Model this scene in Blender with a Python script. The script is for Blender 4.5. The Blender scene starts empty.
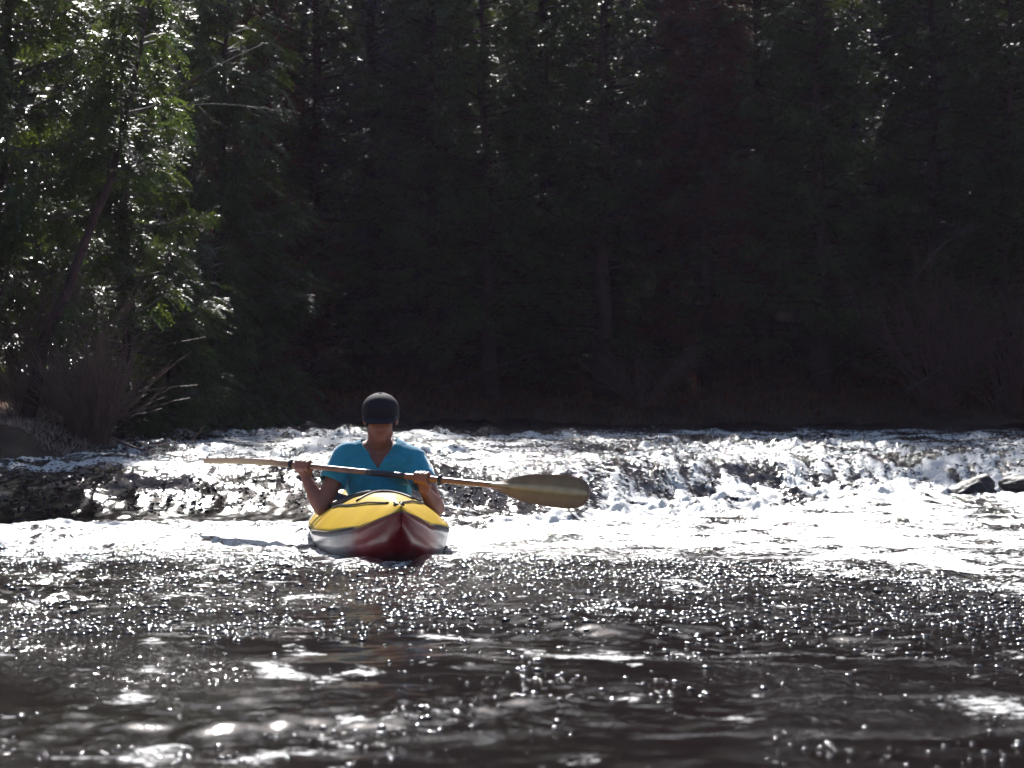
import bpy, bmesh, math
import numpy as np
from mathutils import Vector, Matrix
C = bpy.context.scene.collection
R = math.radians
rng = np.random.default_rng(7)
F, HY, H = 3000.0, 400.0, 0.70           # lens in pixels, horizon row, eye height over the pool

def P(px, py, D):                         # photo position at a distance -> world point (planning the layout only)
    return np.array([(px-512)/F*D, D, H-(py-HY)/F*D])

# ------------------------------------------------------------------ helpers
def mesh(name, v, f, mat=None, smooth=True, attrs=None):
    v = np.asarray(v, np.float32)
    me = bpy.data.meshes.new(name)
    if isinstance(f, np.ndarray):
        n, k = f.shape
        me.vertices.add(len(v)); me.vertices.foreach_set('co', v.ravel())
        me.loops.add(n*k); me.loops.foreach_set('vertex_index', f.astype(np.int32).ravel())
        me.polygons.add(n)
        me.polygons.foreach_set('loop_start', np.arange(0, n*k, k, dtype=np.int32))
        me.polygons.foreach_set('loop_total', np.full(n, k, np.int32))
    else:
        me.from_pydata([tuple(map(float, p)) for p in v], [], [tuple(map(int, q)) for q in f])
    me.update(calc_edges=True)
    if smooth: me.polygons.foreach_set('use_smooth', [True]*len(me.polygons))
    for k_, a in (attrs or {}).items():
        at = me.attributes.new(k_, 'FLOAT', 'POINT'); at.data.foreach_set('value', np.asarray(a, np.float32))
    if mat: me.materials.append(mat)
    return me
def link(name, data, parent=None, loc=(0, 0, 0), rot=(0, 0, 0)):
    o = bpy.data.objects.new(name, data); C.objects.link(o)
    o.location = loc; o.rotation_euler = rot
    if parent: o.parent = parent
    return o
def tag(o, label=None, cat=None, group=None, kind=None):
    if label: o['label'] = label
    if cat: o['category'] = cat
    if group: o['group'] = group
    if kind: o['kind'] = kind
    return o
def part(name, v, f, mat, parent, org=(0, 0, 0), smooth=True, attrs=None):
    return link(name, mesh(name, np.asarray(v)-np.asarray(org), f, mat, smooth, attrs), parent)
def join(parts):
    vs, fs, b = [], [], 0
    for v, f in parts:
        v = np.asarray(v); vs.append(v); fs += [tuple(i+b for i in q) for q in f]; b += len(v)
    return np.concatenate(vs), fs
def tube(pts, rad, n=8, caps=True):
    pts = np.asarray(pts, float); m = len(pts)
    rad = np.broadcast_to(np.asarray(rad, float), (m,))
    t = np.gradient(pts, axis=0); t /= np.linalg.norm(t, axis=1)[:, None]+1e-12
    up = np.array([0, 0, 1.]) if abs(t[0, 2]) < .9 else np.array([1., 0, 0])
    v = []
    for i in range(m):
        a = np.cross(t[i], up); a /= np.linalg.norm(a); b = np.cross(a, t[i]); up = b
        th = np.arange(n)/n*2*math.pi
        v.append(pts[i]+rad[i]*(np.cos(th)[:, None]*a+np.sin(th)[:, None]*b))
    f = [(i*n+j, i*n+(j+1) % n, (i+1)*n+(j+1) % n, (i+1)*n+j) for i in range(m-1) for j in range(n)]
    if caps: f += [tuple(range(n))[::-1], tuple((m-1)*n+j for j in range(n))]
    return np.concatenate(v), f
def spline(pts, n=12):
    pts = np.asarray(pts, float); k = len(pts)
    q = np.vstack([2*pts[0]-pts[1], pts, 2*pts[-1]-pts[-2]])
    out = []
    for i in range(k-1):
        p0, p1, p2, p3 = q[i:i+4]
        for t in np.linspace(0, 1, n, endpoint=False):
            out.append(.5*(2*p1+(p2-p0)*t+(2*p0-5*p1+4*p2-p3)*t*t+(3*p1-p0-3*p2+p3)*t**3))
    out.append(pts[-1]); return np.array(out)
_perm = rng.permutation(512); _perm = np.concatenate([_perm, _perm, _perm])
def noise(x, y, seed=0):
    x = x+seed*37.7; y = y+seed*91.3
    xi = np.floor(x).astype(int); yi = np.floor(y).astype(int); u = x-xi; w = y-yi
    def g(ix, iy, dx, dy):
        h = _perm[(_perm[ix % 512]+iy) % 512]*(2*math.pi/512)
        return np.cos(h)*dx+np.sin(h)*dy
    su = u*u*u*(u*(u*6-15)+10); sw = w*w*w*(w*(w*6-15)+10)
    a = g(xi, yi, u, w); b = g(xi+1, yi, u-1, w); c = g(xi, yi+1, u, w-1); d = g(xi+1, yi+1, u-1, w-1)
    return (a*(1-su)+b*su)*(1-sw)+(c*(1-su)+d*su)*sw
def fbm(x, y, oct=4, seed=0, gain=.5):
    s = 0; a = 1
    for i in range(oct): s = s+a*noise(x*2**i, y*2**i, seed+i); a *= gain
    return s
def sstep(a, b, x): t = np.clip((x-a)/(b-a), 0, 1); return t*t*(3-2*t)

# ------------------------------------------------------------------ materials
def newmat(name):
    m = bpy.data.materials.new(name); m.use_nodes = True
    nt = m.node_tree; nt.nodes.clear()
    out = nt.nodes.new('ShaderNodeOutputMaterial')
    return m, nt, out
def N(nt, t, **kw):
    n = nt.nodes.new(t)
    for k, v in kw.items():
        if k in ('inp',):
            for a, b in v.items(): n.inputs[a].default_value = b
        else: setattr(n, k, v)
    return n
def pmat(name, col, rough=.6, spec=.5, var=.25, scale=20, bump=.0, bscale=60, coat=0, sss=0, metallic=0, col2=None, detail=4):
    m, nt, out = newmat(name)
    b = N(nt, 'ShaderNodeBsdfPrincipled'); nt.links.new(b.outputs[0], out.inputs[0])
    b.inputs['Roughness'].default_value = rough; b.inputs['Specular IOR Level'].default_value = spec
    b.inputs['Metallic'].default_value = metallic; b.inputs['Coat Weight'].default_value = coat
    tc = N(nt, 'ShaderNodeTexCoord')
    n = N(nt, 'ShaderNodeTexNoise', inp={'Scale': scale, 'Detail': detail}); nt.links.new(tc.outputs['Object'], n.inputs['Vector'])
    r = N(nt, 'ShaderNodeValToRGB'); r.color_ramp.elements[0].position = .3; r.color_ramp.elements[1].position = .7
    c2 = col2 or tuple(min(1, c*(1+var)) for c in col)
    r.color_ramp.elements[0].color = tuple(c*(1-var) for c in col)+(1,); r.color_ramp.elements[1].color = c2+(1,)
    nt.links.new(n.outputs[0], r.inputs[0]); nt.links.new(r.outputs[0], b.inputs['Base Color'])
    if sss:
        b.inputs['Subsurface Weight'].default_value = sss; b.inputs['Subsurface Radius'].default_value = (.02, .008, .004)
        b.inputs['Subsurface Scale'].default_value = .5
    if bump:
        n2 = N(nt, 'ShaderNodeTexNoise', inp={'Scale': bscale, 'Detail': 5}); nt.links.new(tc.outputs['Object'], n2.inputs['Vector'])
        bp = N(nt, 'ShaderNodeBump', inp={'Strength': 1.0, 'Distance': bump}); nt.links.new(n2.outputs[0], bp.inputs['Height'])
        nt.links.new(bp.outputs[0], b.inputs['Normal'])
    return m
def leafmat(name, c1, c2, c3, trans=.35, rough=.38, spec=.5, coat=0.0):
    m, nt, out = newmat(name)
    at = N(nt, 'ShaderNodeAttribute', attribute_name='tint')
    r = N(nt, 'ShaderNodeValToRGB'); e = r.color_ramp.elements
    e[0].position = 0; e[0].color = c1+(1,); e[1].position = .8; e[1].color = c2+(1,)
    x = e.new(1.0); x.color = c3+(1,)
    nt.links.new(at.outputs['Fac'], r.inputs[0])
    b = N(nt, 'ShaderNodeBsdfPrincipled', inp={'Roughness': rough, 'Specular IOR Level': spec, 'Coat Weight': coat, 'Coat Roughness': .33})
    t = N(nt, 'ShaderNodeBsdfTranslucent'); mx = N(nt, 'ShaderNodeMixShader', inp={0: trans})
    hs = N(nt, 'ShaderNodeHueSaturation', inp={'Hue': .47, 'Saturation': 1.2, 'Value': 1.8})
    nt.links.new(r.outputs[0], b.inputs['Base Color']); nt.links.new(r.outputs[0], hs.inputs['Color']); nt.links.new(hs.outputs[0], t.inputs['Color'])
    nt.links.new(b.outputs[0], mx.inputs[1]); nt.links.new(t.outputs[0], mx.inputs[2]); nt.links.new(mx.outputs[0], out.inputs[0])
    return m
M = {
 'bark': pmat('bark', (.055, .032, .032), .9, .2, .4, 14, .012, 40),
 'barkgrey': pmat('bark_grey', (.10, .085, .075), .8, .3, .4, 18, .006, 60),
 'deadwood': pmat('dead_wood', (.30, .26, .23), .6, .4, .3, 25, .004, 80),
 'tan': pmat('tan_twig', (.12, .075, .06), .55, .4, .4, 9),
 'rust': pmat('rusty_twig', (.13, .065, .055), .5, .5, .4, 9),
 'twig': pmat('red_twig', (.11, .05, .045), .6, .4, .4, 9),
 'rock': pmat('wet_rock', (.022, .019, .02), .6, .3, .4, 9, .02, 14),
 'wetlog': pmat('wet_log', (.035, .027, .024), .4, .5, .4, 9, .01, 30),
 'soil': pmat('soil', (.055, .04, .032), .95, .1, .5, 3, .05, 9, col2=(.10, .07, .05)),
 'skin': pmat('skin', (.27, .11, .08), .5, .4, .12, 25, .0006, 300, sss=.25),
 'shirt': pmat('shirt_cotton', (.03, .27, .42), .85, .2, .10, 40, .0008, 500),
 'cap': pmat('cap_cloth', (.009, .008, .014), .8, .3, .25, 60, .0006, 500),
 'hair': pmat('hair', (.03, .02, .014), .5, .5, .4, 80, .002, 200),
 'shorts': pmat('shorts_cloth', (.03, .03, .04), .9, .2),
 'eye': pmat('eye', (.2, .17, .15), .15, .5, .1),
 'blade': None, 'black': pmat('black_rubber', (.015, .015, .018), .5, .4, .3),
 'shaft': pmat('varnished_ash', (.24, .10, .06), .3, .5, .3, 12, coat=.5),
 'dark_mid': pmat('dark_shaft_mid', (.03, .025, .04), .35, .5, .2),
 'deck': None, 'hull': None,
 'straw': leafmat('dry_straw', (.14, .10, .08), (.30, .24, .19), (.50, .43, .35), .3, .6),
 'cedar': leafmat('cedar_leaf', (.022, .042, .014), (.060, .090, .026), (.12, .15, .035), .48, .36, .45, .14),
 'cedar_bright': leafmat('cedar_leaf_bright', (.022, .042, .013), (.075, .11, .028), (.15, .18, .045), .42, .27, .8, .6),
 'cedar_dark': leafmat('cedar_leaf_dark', (.028, .052, .016), (.080, .115, .034), (.12, .14, .05), .34, .42, .45, .06),
 'cedar_brown': leafmat('cedar_leaf_brown', (.085, .034, .020), (.15, .07, .032), (.12, .10, .03), .35, .45, .4),
 'pine': leafmat('pine_leaf', (.034, .036, .052), (.054, .058, .080), (.07, .07, .08), .25, .38, .5),
}
def object_ramp(nt, src, stops):
    r = N(nt, 'ShaderNodeValToRGB'); e = r.color_ramp.elements
    e[0].position = stops[0][0]; e[0].color = stops[0][1]+(1,); e[1].position = stops[-1][0]; e[1].color = stops[-1][1]+(1,)
    for p, c in stops[1:-1]: x = e.new(p); x.color = c+(1,)
    nt.links.new(src, r.inputs[0]); return r

# ------------------------------------------------------------------ river shape
KC = np.array([-.635, 14.20]); KD = np.array([.11, -1.0]); KD /= np.linalg.norm(KD); KL = 3.05   # kayak middle, heading, length
KS = np.array([-KD[1], KD[0]])
def kayak_frame(x, y):
    dx, dy = x-KC[0], y-KC[1]
    return dx*KD[0]+dy*KD[1], dx*KS[0]+dy*KS[1]
def step_y(x):
    return 17.0+2.9*sstep(-.9, 2.6, x)+.35*noise(x*.9+3, x*0+.5, 3)
def level(x, y):
    s = step_y(x)
    t = sstep(0, 1, (y-s)/np.interp(x, [-.5, 1.5], [1.35, 1.0]))
    right = sstep(0, 2.5, x)
    pool = .10*right*sstep(14, 19.5, y)
    z = pool*(1-t)+.31*t
    z = z+.145*sstep(0, 7.5, y-s-.9)
    return z
def foam_low(x):   # near edge of the foam tongue
    return np.interp(x, [-4, -1.9, -.5, .4, 1.3, 1.9, 4], [13.8, 13.7, 13.5, 13.3, 12.4, 10.9, 10.2])
def river(x, y):
    z = level(x, y); s = step_y(x)
    right = sstep(-.4, 1.2, x)
    d = y-s
    turb = np.exp(-((y-(s-.9))/1.3)**2)                  # boil at the foot of the drop
    ups = sstep(.5, 1.4, d)
    casc = right*sstep(-2.2, -.6, d)*(1-sstep(3.0, 5.5, d)) # broken water on the right
    # long streaky waves
    z = z+.016*noise(x*.75, y*.55, 1)+.020*noise(x*1.3+.2*y, y*1.25, 2)*(1+.5*ups)
    ch = .0125*noise(x*2.6, y*2.2, 4)+.0085*noise(x*5.2, y*4.3, 5)+.0050*noise(x*10, y*8.4, 6)+.0028*noise(x*21, y*17, 7)+.0013*noise(x*40, y*33, 8)
    lull = .40+1.45*sstep(-.2, .35, noise(x*.45+5, y*.7, 11))
    lull = lull*np.interp(x, [-3, -.5, .8, 2.5], [1.3, 1.35, .9, .75])*np.interp(y, [4, 7, 10, 13], [.9, 1.05, 1.3, 1.6])
    face = np.exp(-((d-.35)/.75)**4)*sstep(.3, -.9, x)
    z = z+ch*lull*(1+1.0*ups+1.3*turb*(1-.7*sstep(-.6, -1.4, x))+.8*casc)*(1-.72*face)
    z = z+ups*(.030*noise(x*1.9, y*2.6, 21)+.03*np.abs(noise(x*1.2, y*1.6, 22)))
    r1 = 1-2*np.abs(noise(x*2.2, y*2.6, 31)); r2 = 1-2*np.abs(noise(x*5.1, y*5.5, 32)); r3 = 1-2*np.abs(noise(x*11, y*12, 33))
    r4 = 1-2*np.abs(noise(x*23, y*23, 34))
    st1 = noise(x*9, y*1.3, 35); st2 = noise(x*19, y*3, 36)
    z = z+casc*(.022*r1+.018*r2+.012*r3+.007*r4-.03+.022*st1+.012*st2)
    z = z+turb*(1-face)*(.014*r1+.014*r2+.009*r3+.004*r4-.015)*(1-.3*right)
    z = z+np.exp(-((d-.55)/.5)**2)*(1-right)*(.006*st1)
    fl = foam_low(x)
    band = sstep(-.6, np.interp(x, [-1, .5, 2], [1.0, 2.6, 3.2]), y-fl+.5*noise(x*1.1, y*1.1, 40)+.25*noise(x*3, y*4, 43))*(1-sstep(-.6, -.05, d+.25*noise(x*4, y*4, 41)))
    z = z+band*(.014*r2+.007*r3+.003*r4)
    n1 = fbm(x*2.0, y*2.4, 4, 50); n2 = fbm(x*.9, y*2.6, 4, 60); n3 = fbm(x*3.2, y*1.7, 4, 65); n4 = noise(x*.8, y*.5, 69)
    foam = band**.8*(.80-.10*sstep(.3, 1.2, x)+1.0*n1+.6*noise(x*5, y*2.5, 44)+.35*noise(x*1.2, y*3.5, 45))+.25*np.sqrt(band)*(1-band)
    foam = np.maximum(foam, casc*np.clip(.60+.6*n1+1.1*st1+.7*st2+.3*(r1-.5), 0, 1)*(1-.55*sstep(.6, 2.2, d)))
    foam = np.maximum(foam, (1-right)*sstep(-.1, .4, d)*(1-sstep(.9, 1.9, d))*np.clip(n1*1.1-.18+.35*sstep(-1.6, -.2, x), 0, 1))
    foam = np.maximum(foam, ups*np.clip(.9*n2+.9*n1+.55+.15*sstep(.3, -1.5, x), 0, .85)*(1-sstep(5.0, 8.0, d)))  # riffle foam, widened so its white also stands in for sun glitter
    foam = foam*(1-.92*face*sstep(-.5, -1.5, x))
    # drifting streaks on the pool
    drift = np.exp(-np.clip(fl-y, 0, 9)/2.0)
    foam = np.maximum(foam, (y < fl+.4)*np.clip(n3*1.1+.9*noise(x*9, y*4, 67)+.6*n4-.30+.58*np.exp(-np.clip(fl-y, 0, 9)/1.2)-.10*sstep(.2, 1, x), 0, .56))
    # small patch low on the right
    foam = np.maximum(foam, .62*np.exp(-((x-1.12)/.14)**2-((y-6.9)/.35)**2)*np.clip(.7+2*n1, 0, 1))
    # water pushed aside round the kayak
    u, v = kayak_frame(x, y)
    hw = .275*np.clip(1-(np.abs(u)/(KL/2))**2.2, 0, 1)**.8
    inside = np.clip((hw+.02-np.abs(v))/.03, 0, 1)*(np.abs(u) < KL/2)
    near = np.exp(-np.clip(np.abs(v)-hw, 0, 9)/.09)*np.clip(1.15-np.abs(u)/(KL/2), 0, 1)
    foam = np.maximum(foam, np.clip(near*1.2*(.7+n1), 0, 1)*(u < 1.2))
    z = z+near*.02*(r3*.5+.5)*(u < 1.5)+.035*np.exp(-((u-1.35)/.28)**2-(v/.30)**2)
    foam = np.maximum(foam, .7*np.exp(-((u-1.25)/.35)**2-((np.abs(v)-.22)/.10)**2))
    z = np.where(inside > 0, z-.22*inside, z)
    pt = sstep(-.30, .40, noise(x*.8+7, y*.45, 15)+.6*noise(x*2.2, y*1.3, 16))
    rip = .09+1.05*pt*np.interp(x, [-3, -.3, .6, 2.2], [1.25, 1.2, .8, .45])+1.3*np.exp(-np.clip(fl-y, 0, 9)/1.1)
    rip = rip*(1-sstep(-.3, .0, d))+sstep(-.3, 1.2, d)*(2.0+.5*pt); rip = rip*(1-.85*face)
    rip = np.where(d > 1.4, np.maximum(rip, 2.1), rip)
    river.rip = rip
    return z, np.clip(foam, 0, 1)

ys = np.concatenate([np.linspace(-40, 3.6, 40), np.arange(3.7, 20.5, .021), np.arange(20.5, 28.8, .032)])
xc = np.arange(-4.2, 4.2, .0165)
xs = np.concatenate([np.linspace(-14, -4.3, 60), xc, np.linspace(4.3, 14, 60)])
X, Y = np.meshgrid(xs, ys)
Z, FO = river(X, Y); RIP = river.rip
nx, ny = len(xs), len(ys)
idx = np.arange(nx*ny).reshape(ny, nx)
fq = np.stack([idx[:-1, :-1], idx[:-1, 1:], idx[1:, 1:], idx[1:, :-1]], -1).reshape(-1, 4)

m, nt, out = newmat('river_water')
geo = N(nt, 'ShaderNodeNewGeometry')
at = N(nt, 'ShaderNodeAttribute', attribute_name='foam')
mp = N(nt, 'ShaderNodeMapping', inp={'Scale': (1.15, .8, 1)}); nt.links.new(geo.outputs['Position'], mp.inputs['Vector'])
n1 = N(nt, 'ShaderNodeTexNoise', inp={'Scale': 38, 'Detail': 2, 'Roughness': .5}); nt.links.new(mp.outputs[0], n1.inputs['Vector'])
ag = N(nt, 'ShaderNodeAttribute', attribute_name='ripple')
hm = N(nt, 'ShaderNodeMath', operation='MULTIPLY'); nt.links.new(n1.outputs[0], hm.inputs[0]); nt.links.new(ag.outputs['Fac'], hm.inputs[1])
bp = N(nt, 'ShaderNodeBump', name='wbump', inp={'Strength': 1.0, 'Distance': .0075}); nt.links.new(hm.outputs[0], bp.inputs['Height'])
wat = N(nt, 'ShaderNodeBsdfPrincipled', name='wat', inp={'Base Color': (.010, .006, .006, 1), 'Roughness': .09, 'IOR': 1.333, 'Specular IOR Level': .5})
nt.links.new(bp.outputs[0], wat.inputs['Normal'])
fn = N(nt, 'ShaderNodeTexNoise', inp={'Scale': 26, 'Detail': 6, 'Roughness': .65}); nt.links.new(geo.outputs['Position'], fn.inputs['Vector'])
# threshold of foam coverage against lace-like noise
ad = N(nt, 'ShaderNodeMath', operation='MULTIPLY_ADD', inp={1: 2.2}); nt.links.new(fn.outputs[0], ad.inputs[0]); nt.links.new(at.outputs['Fac'], ad.inputs[2])
mr = N(nt, 'ShaderNodeMapRange', inp={'From Min': 1.50, 'From Max': 1.75}); nt.links.new(ad.outputs[0], mr.inputs[0])
b2 = N(nt, 'ShaderNodeBump', inp={'Strength': 1.0, 'Distance': .012}); nt.links.new(fn.outputs[0], b2.inputs['Height'])
fo = N(nt, 'ShaderNodeBsdfPrincipled', inp={'Base Color': (.86, .87, .88, 1), 'Roughness': .45, 'Specular IOR Level': .5})
nt.links.new(b2.outputs[0], fo.inputs['Normal'])
tr = N(nt, 'ShaderNodeBsdfTranslucent', inp={'Color': (.85, .86, .86, 1)}); nt.links.new(b2.outputs[0], tr.inputs['Normal'])
fm = N(nt, 'ShaderNodeMixShader', inp={0: .35}); nt.links.new(fo.outputs[0], fm.inputs[1]); nt.links.new(tr.outputs[0], fm.inputs[2])
mx = N(nt, 'ShaderNodeMixShader'); nt.links.new(mr.outputs[0], mx.inputs[0]); nt.links.new(wat.outputs[0], mx.inputs[1]); nt.links.new(fm.outputs[0], mx.inputs[2])
nt.links.new(mx.outputs[0], out.inputs[0])
w = link('river', mesh('river', np.stack([X, Y, Z], -1).reshape(-1, 3), fq, m, True, {'foam': FO.ravel(), 'ripple': RIP.ravel()}))
tag(w, 'river with a foaming drop above a dark glittering pool', 'river', kind='structure')

# small dark shiny domes added on pool and rapids to imitate sun glitter
def glint_domes(name, n, fy, prob, rmin, rmax, label, seed, lift=0.):
    r = np.random.default_rng(seed)
    y = r.uniform(*fy, n*8)**1.0; x = r.uniform(-1, 1, n*8)*(.19*y+.25)
    k = r.random(n*8) < prob(x, y); x, y = x[k][:n], y[k][:n]
    u, v = kayak_frame(x, y); k = ~((np.abs(u) < KL/2+.05) & (np.abs(v) < .36)); x, y = x[k], y[k]; n = len(x)
    z = river(x, y)[0]; rad = (rmin+(rmax-rmin)*r.random(n)**3)*np.clip(y/10, .6, 1)
    z = z+lift*r.random(n)**3
    bm = bmesh.new(); bmesh.ops.create_icosphere(bm, subdivisions=2, radius=1); sv = np.array([v_.co[:] for v_ in bm.verts]); sf = np.array([[v_.index for v_ in f_.verts] for f_ in bm.faces]); bm.free()
    V = sv[None]*rad[:, None, None]*np.array([1, 1, .42])+np.stack([x, y, z+.001], -1)[:, None]
    Fq = sf[None]+(np.arange(n)*len(sv))[:, None, None]
    o = link(name, mesh(name, V.reshape(-1, 3), Fq.reshape(-1, 3), M['glint_mat'])); return tag(o, label, 'glint_domes', kind='stuff')
M['glint_mat'] = pmat('glint_dome', (.02, .017, .016), .13, 1.0, .1)
def pool_p(x, y):
    fl = foam_low(x); c = sstep(.05, .42, noise(x*1.1+2, y*.55, 101)+.8*noise(x*3.5, y*2.2, 102))
    side = np.interp(x, [-3, -.6, .2, .9, 2.2], [.9, 1.0, .8, .45, .35])
    return np.clip((.02+.6*c)*side*np.interp(y, [4, 7, 9, 11], [.30, .4, .6, 1.0])+1.1*np.exp(-np.clip(fl-y, 0, 9)/np.interp(x, [-1, 1], [.9, 1.3])), 0, 1)*(y < fl+.15)
glint_domes('glint_domes', 11000, (4.8, 14.5), pool_p, .0045, .019, 'small domes added on the dark pool to catch sun glints', 1)
def rap_p(x, y):
    d = y-step_y(x); c = sstep(-.25, .4, noise(x*1.6, y*.9, 103)+.7*noise(x*5, y*3, 104))
    return np.clip((d > .35)*(.25+.75*c)*np.exp(-np.clip(d-2, 0, 9)/4), 0, 1)
glint_domes('riffle_glint_domes', 17000, (16.5, 27), rap_p, .006, .015, 'small domes added over the riffle above the drop to catch sun glints', 2, .03)

# ------------------------------------------------------------------ ground
def bank_left(y): return np.interp(y, [-40, 5, 14, 18.2, 19.3, 20.6, 23, 28], [-8, -6.5, -5, -3.9, -2.75, -2.62, -3.3, -4.3])
def bank_right(y): return np.interp(y, [-40, 5, 14, 20, 28], [8, 6.5, 5.5, 5.4, 5.6])
def ground(x, y):
    far = y-28.0-.3*noise(x*.5, x*0, 70)
    d = np.maximum(np.maximum(bank_left(y)-x, x-bank_right(y)), far)
    d = d+.12*noise(x*2, y*2, 71)
    lv = level(np.clip(x, -6, 6), np.clip(y, 0, 28))
    z = lv-.5+np.clip(.5+d*1.0, 0, .5)+.22*sstep(0, .6, d)+.25*sstep(.5, 3, d)
    z = z+8.5*sstep(0, 26, far)+.02*np.clip(far-25, 0, 200)+.10*fbm(x*.7, y*.7, 4, 72)*sstep(0, 1, d)+.03*noise(x*5, y*5, 75)*sstep(0, .3, d)
    z = z+2.0*sstep(1.5, 12, np.maximum(bank_left(y)-x, x-bank_right(y)))
    return z
def stretch(c, h, k, n): t = np.linspace(-1, 1, n); return c+h*t+k*np.sign(t)*np.abs(t)**7
gx = stretch(0, 9, 290, 360); gy = stretch(21, 12, 290, 420)
GX, GY = np.meshgrid(gx, gy); GZ = ground(GX, GY)
gi = np.arange(len(gx)*len(gy)).reshape(len(gy), len(gx))
gf = np.stack([gi[:-1, :-1], gi[:-1, 1:], gi[1:, 1:], gi[1:, :-1]], -1).reshape(-1, 4)
tag(link('ground', mesh('ground', np.stack([GX, GY, GZ], -1).reshape(-1, 3), gf, M['soil'])), 'brown forest floor and river banks', 'ground', kind='structure')
def gz(x, y): return float(ground(np.array([float(x)]), np.array([float(y)]))[0])

# ------------------------------------------------------------------ trees
def sprays(r, O, D, L, k=10, wid=.012, ll=.4, droop=.35):
    """flat scale-leaf fans: O origins, D directions, L lengths -> quads"""
    n = len(O)
    D = D/np.linalg.norm(D, axis=1)[:, None]
    nrm = np.stack([r.normal(0, .45, n), r.normal(0, .45, n), np.ones(n)], -1)
    S = np.cross(D, nrm); S /= np.linalg.norm(S, axis=1)[:, None]+1e-9
    Nn = np.cross(S, D)
    t = (np.arange(k)+.5)/k
    side = np.where(np.arange(k) % 2 == 0, 1., -1.)
    ln = ll*(1-.55*t)
    base = O[:, None]+D[:, None]*(L[:, None]*t)[..., None]-np.array([0, 0, 1.])*(droop*L[:, None]*t**2)[..., None]
    ang = .75+r.normal(0, .2, (n, k)); ca, sa = np.cos(ang), np.sin(ang)*side
    dd = D[:, None]*ca[..., None]+S[:, None]*sa[..., None]+Nn[:, None]*r.normal(-.15, .25, (n, k))[..., None]
    le = (L[:, None]*ln)[..., None]
    pp = np.cross(dd, Nn[:, None]); pp /= np.linalg.norm(pp, axis=2)[..., None]+1e-9
    wv = pp*(wid*(.7+.6*r.random((n, k))))[..., None]
    tip = base+dd*le-np.array([0, 0, .25])*le*le/.1*.3
    mid = base+dd*le*.55
    V = np.stack([base, mid+wv, tip, mid-wv], 2).reshape(-1, 3)
    Fq = np.arange(len(V)).reshape(-1, 4)
    tint = np.repeat(np.clip(r.normal(.4, .22, n), 0, 1), k*4)
    return V, Fq, tint
def limb(r, p, d, L, n=7, droop=.5, lift=.35, wob=.05):
    t = np.linspace(0, 1, n)
    pts = p+np.outer(t*L, d); pts[:, 2] += -droop*L*t**1.5*.6+lift*L*t**4
    pts[1:] += np.cumsum(r.normal(0, wob*L/n, (n-1, 3)), 0)
    return pts
def cedar(seed, ht, rad, low=.0, nb=90, spb=26, sl=.14, k=10, wid=.010, tr=.09, lean=(0, 0), dens_top=1., bend=0., dead=0.15, shape=.75):
    r = np.random.default_rng(seed)
    tz = np.linspace(0, 1, 12)
    tp = np.stack([lean[0]*tz+bend*np.sin(tz*3.1), lean[1]*tz, ht*tz-.15*(tz == 0)], -1)
    tp[1:-1, :2] += r.normal(0, .02, (10, 2))
    rt = tr*(1-.85*tz); rt[0] *= 1.5; rt[1] *= 1.1
    trunk = tube(tp, rt, 9)
    bv, O, D, L = [], [], [], []
    for i in range(nb):
        h = (low+(1-low)*((i+r.random())/nb)**.9)
        p = np.array([np.interp(h, tz, tp[:, j]) for j in range(3)])
        a = r.random()*2*math.pi
        bl = rad*(1-h)**shape*(.55+.6*r.random())+.12
        d = np.array([math.cos(a), math.sin(a), .25*r.random()-.05+.5*h])
        pts = limb(r, p, d, bl)
        bv.append(tube(pts, np.linspace(.014+.012*bl, .003, len(pts)), 4, False))
        if h < low+.05 and r.random() < dead: continue
        m = max(4, int(spb*bl/rad*(1.2)))
        s = r.random(m)**.65*.92+.08
        q = np.stack([np.interp(s*(len(pts)-1), range(len(pts)), pts[:, j]) for j in range(3)], -1)
        dirx = np.array([d[0], d[1], 0]); dirx /= np.linalg.norm(dirx)
        per = np.array([-dirx[1], dirx[0], 0])
        sg = np.where(r.random(m) < .5, 1, -1)*(.3+.9*r.random(m))
        dv = dirx+per*sg[:, None]+np.stack([r.normal(0, .2, m), r.normal(0, .2, m), r.normal(-.35, .35, m)], -1)
        O.append(q+r.normal(0, .03, (m, 3))); D.append(dv); L.append(sl*(.7+.8*r.random(m))*(1.15-.4*s))
    O, D, L = map(np.concatenate, (O, D, L))
    V, Fq, T = sprays(r, O, D, L, k, wid)
    return trunk, join(bv), (V, Fq, T)
def tree(name, proto, mats, loc, rz, label, cat, group, scale=1., meshes={}):
    key = id(proto)
    if key not in meshes:
        (tv, tf), (bv, bf), (cv, cf, ct) = proto
        meshes[key] = (mesh('trunk', tv, tf), mesh('branches', bv, bf), mesh('crown', cv, cf, None, False, {'tint': ct}), proto)
    ts = meshes[key]
    e = link(name, None, None, loc, (0, 0, rz)); e.scale = (scale,)*3
    tag(e, label, cat, group)
    for nm, me, mt in zip(('trunk', 'branches', 'crown'), ts, mats):
        key2 = (id(me), mt.name)
        if key2 not in meshes:
            mm = me.copy(); mm.materials.clear(); mm.materials.append(mt); meshes[key2] = mm
        link(nm, meshes[key2], e)
    return e
def at_px(px, D): return (px-512)/F*D

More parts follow.
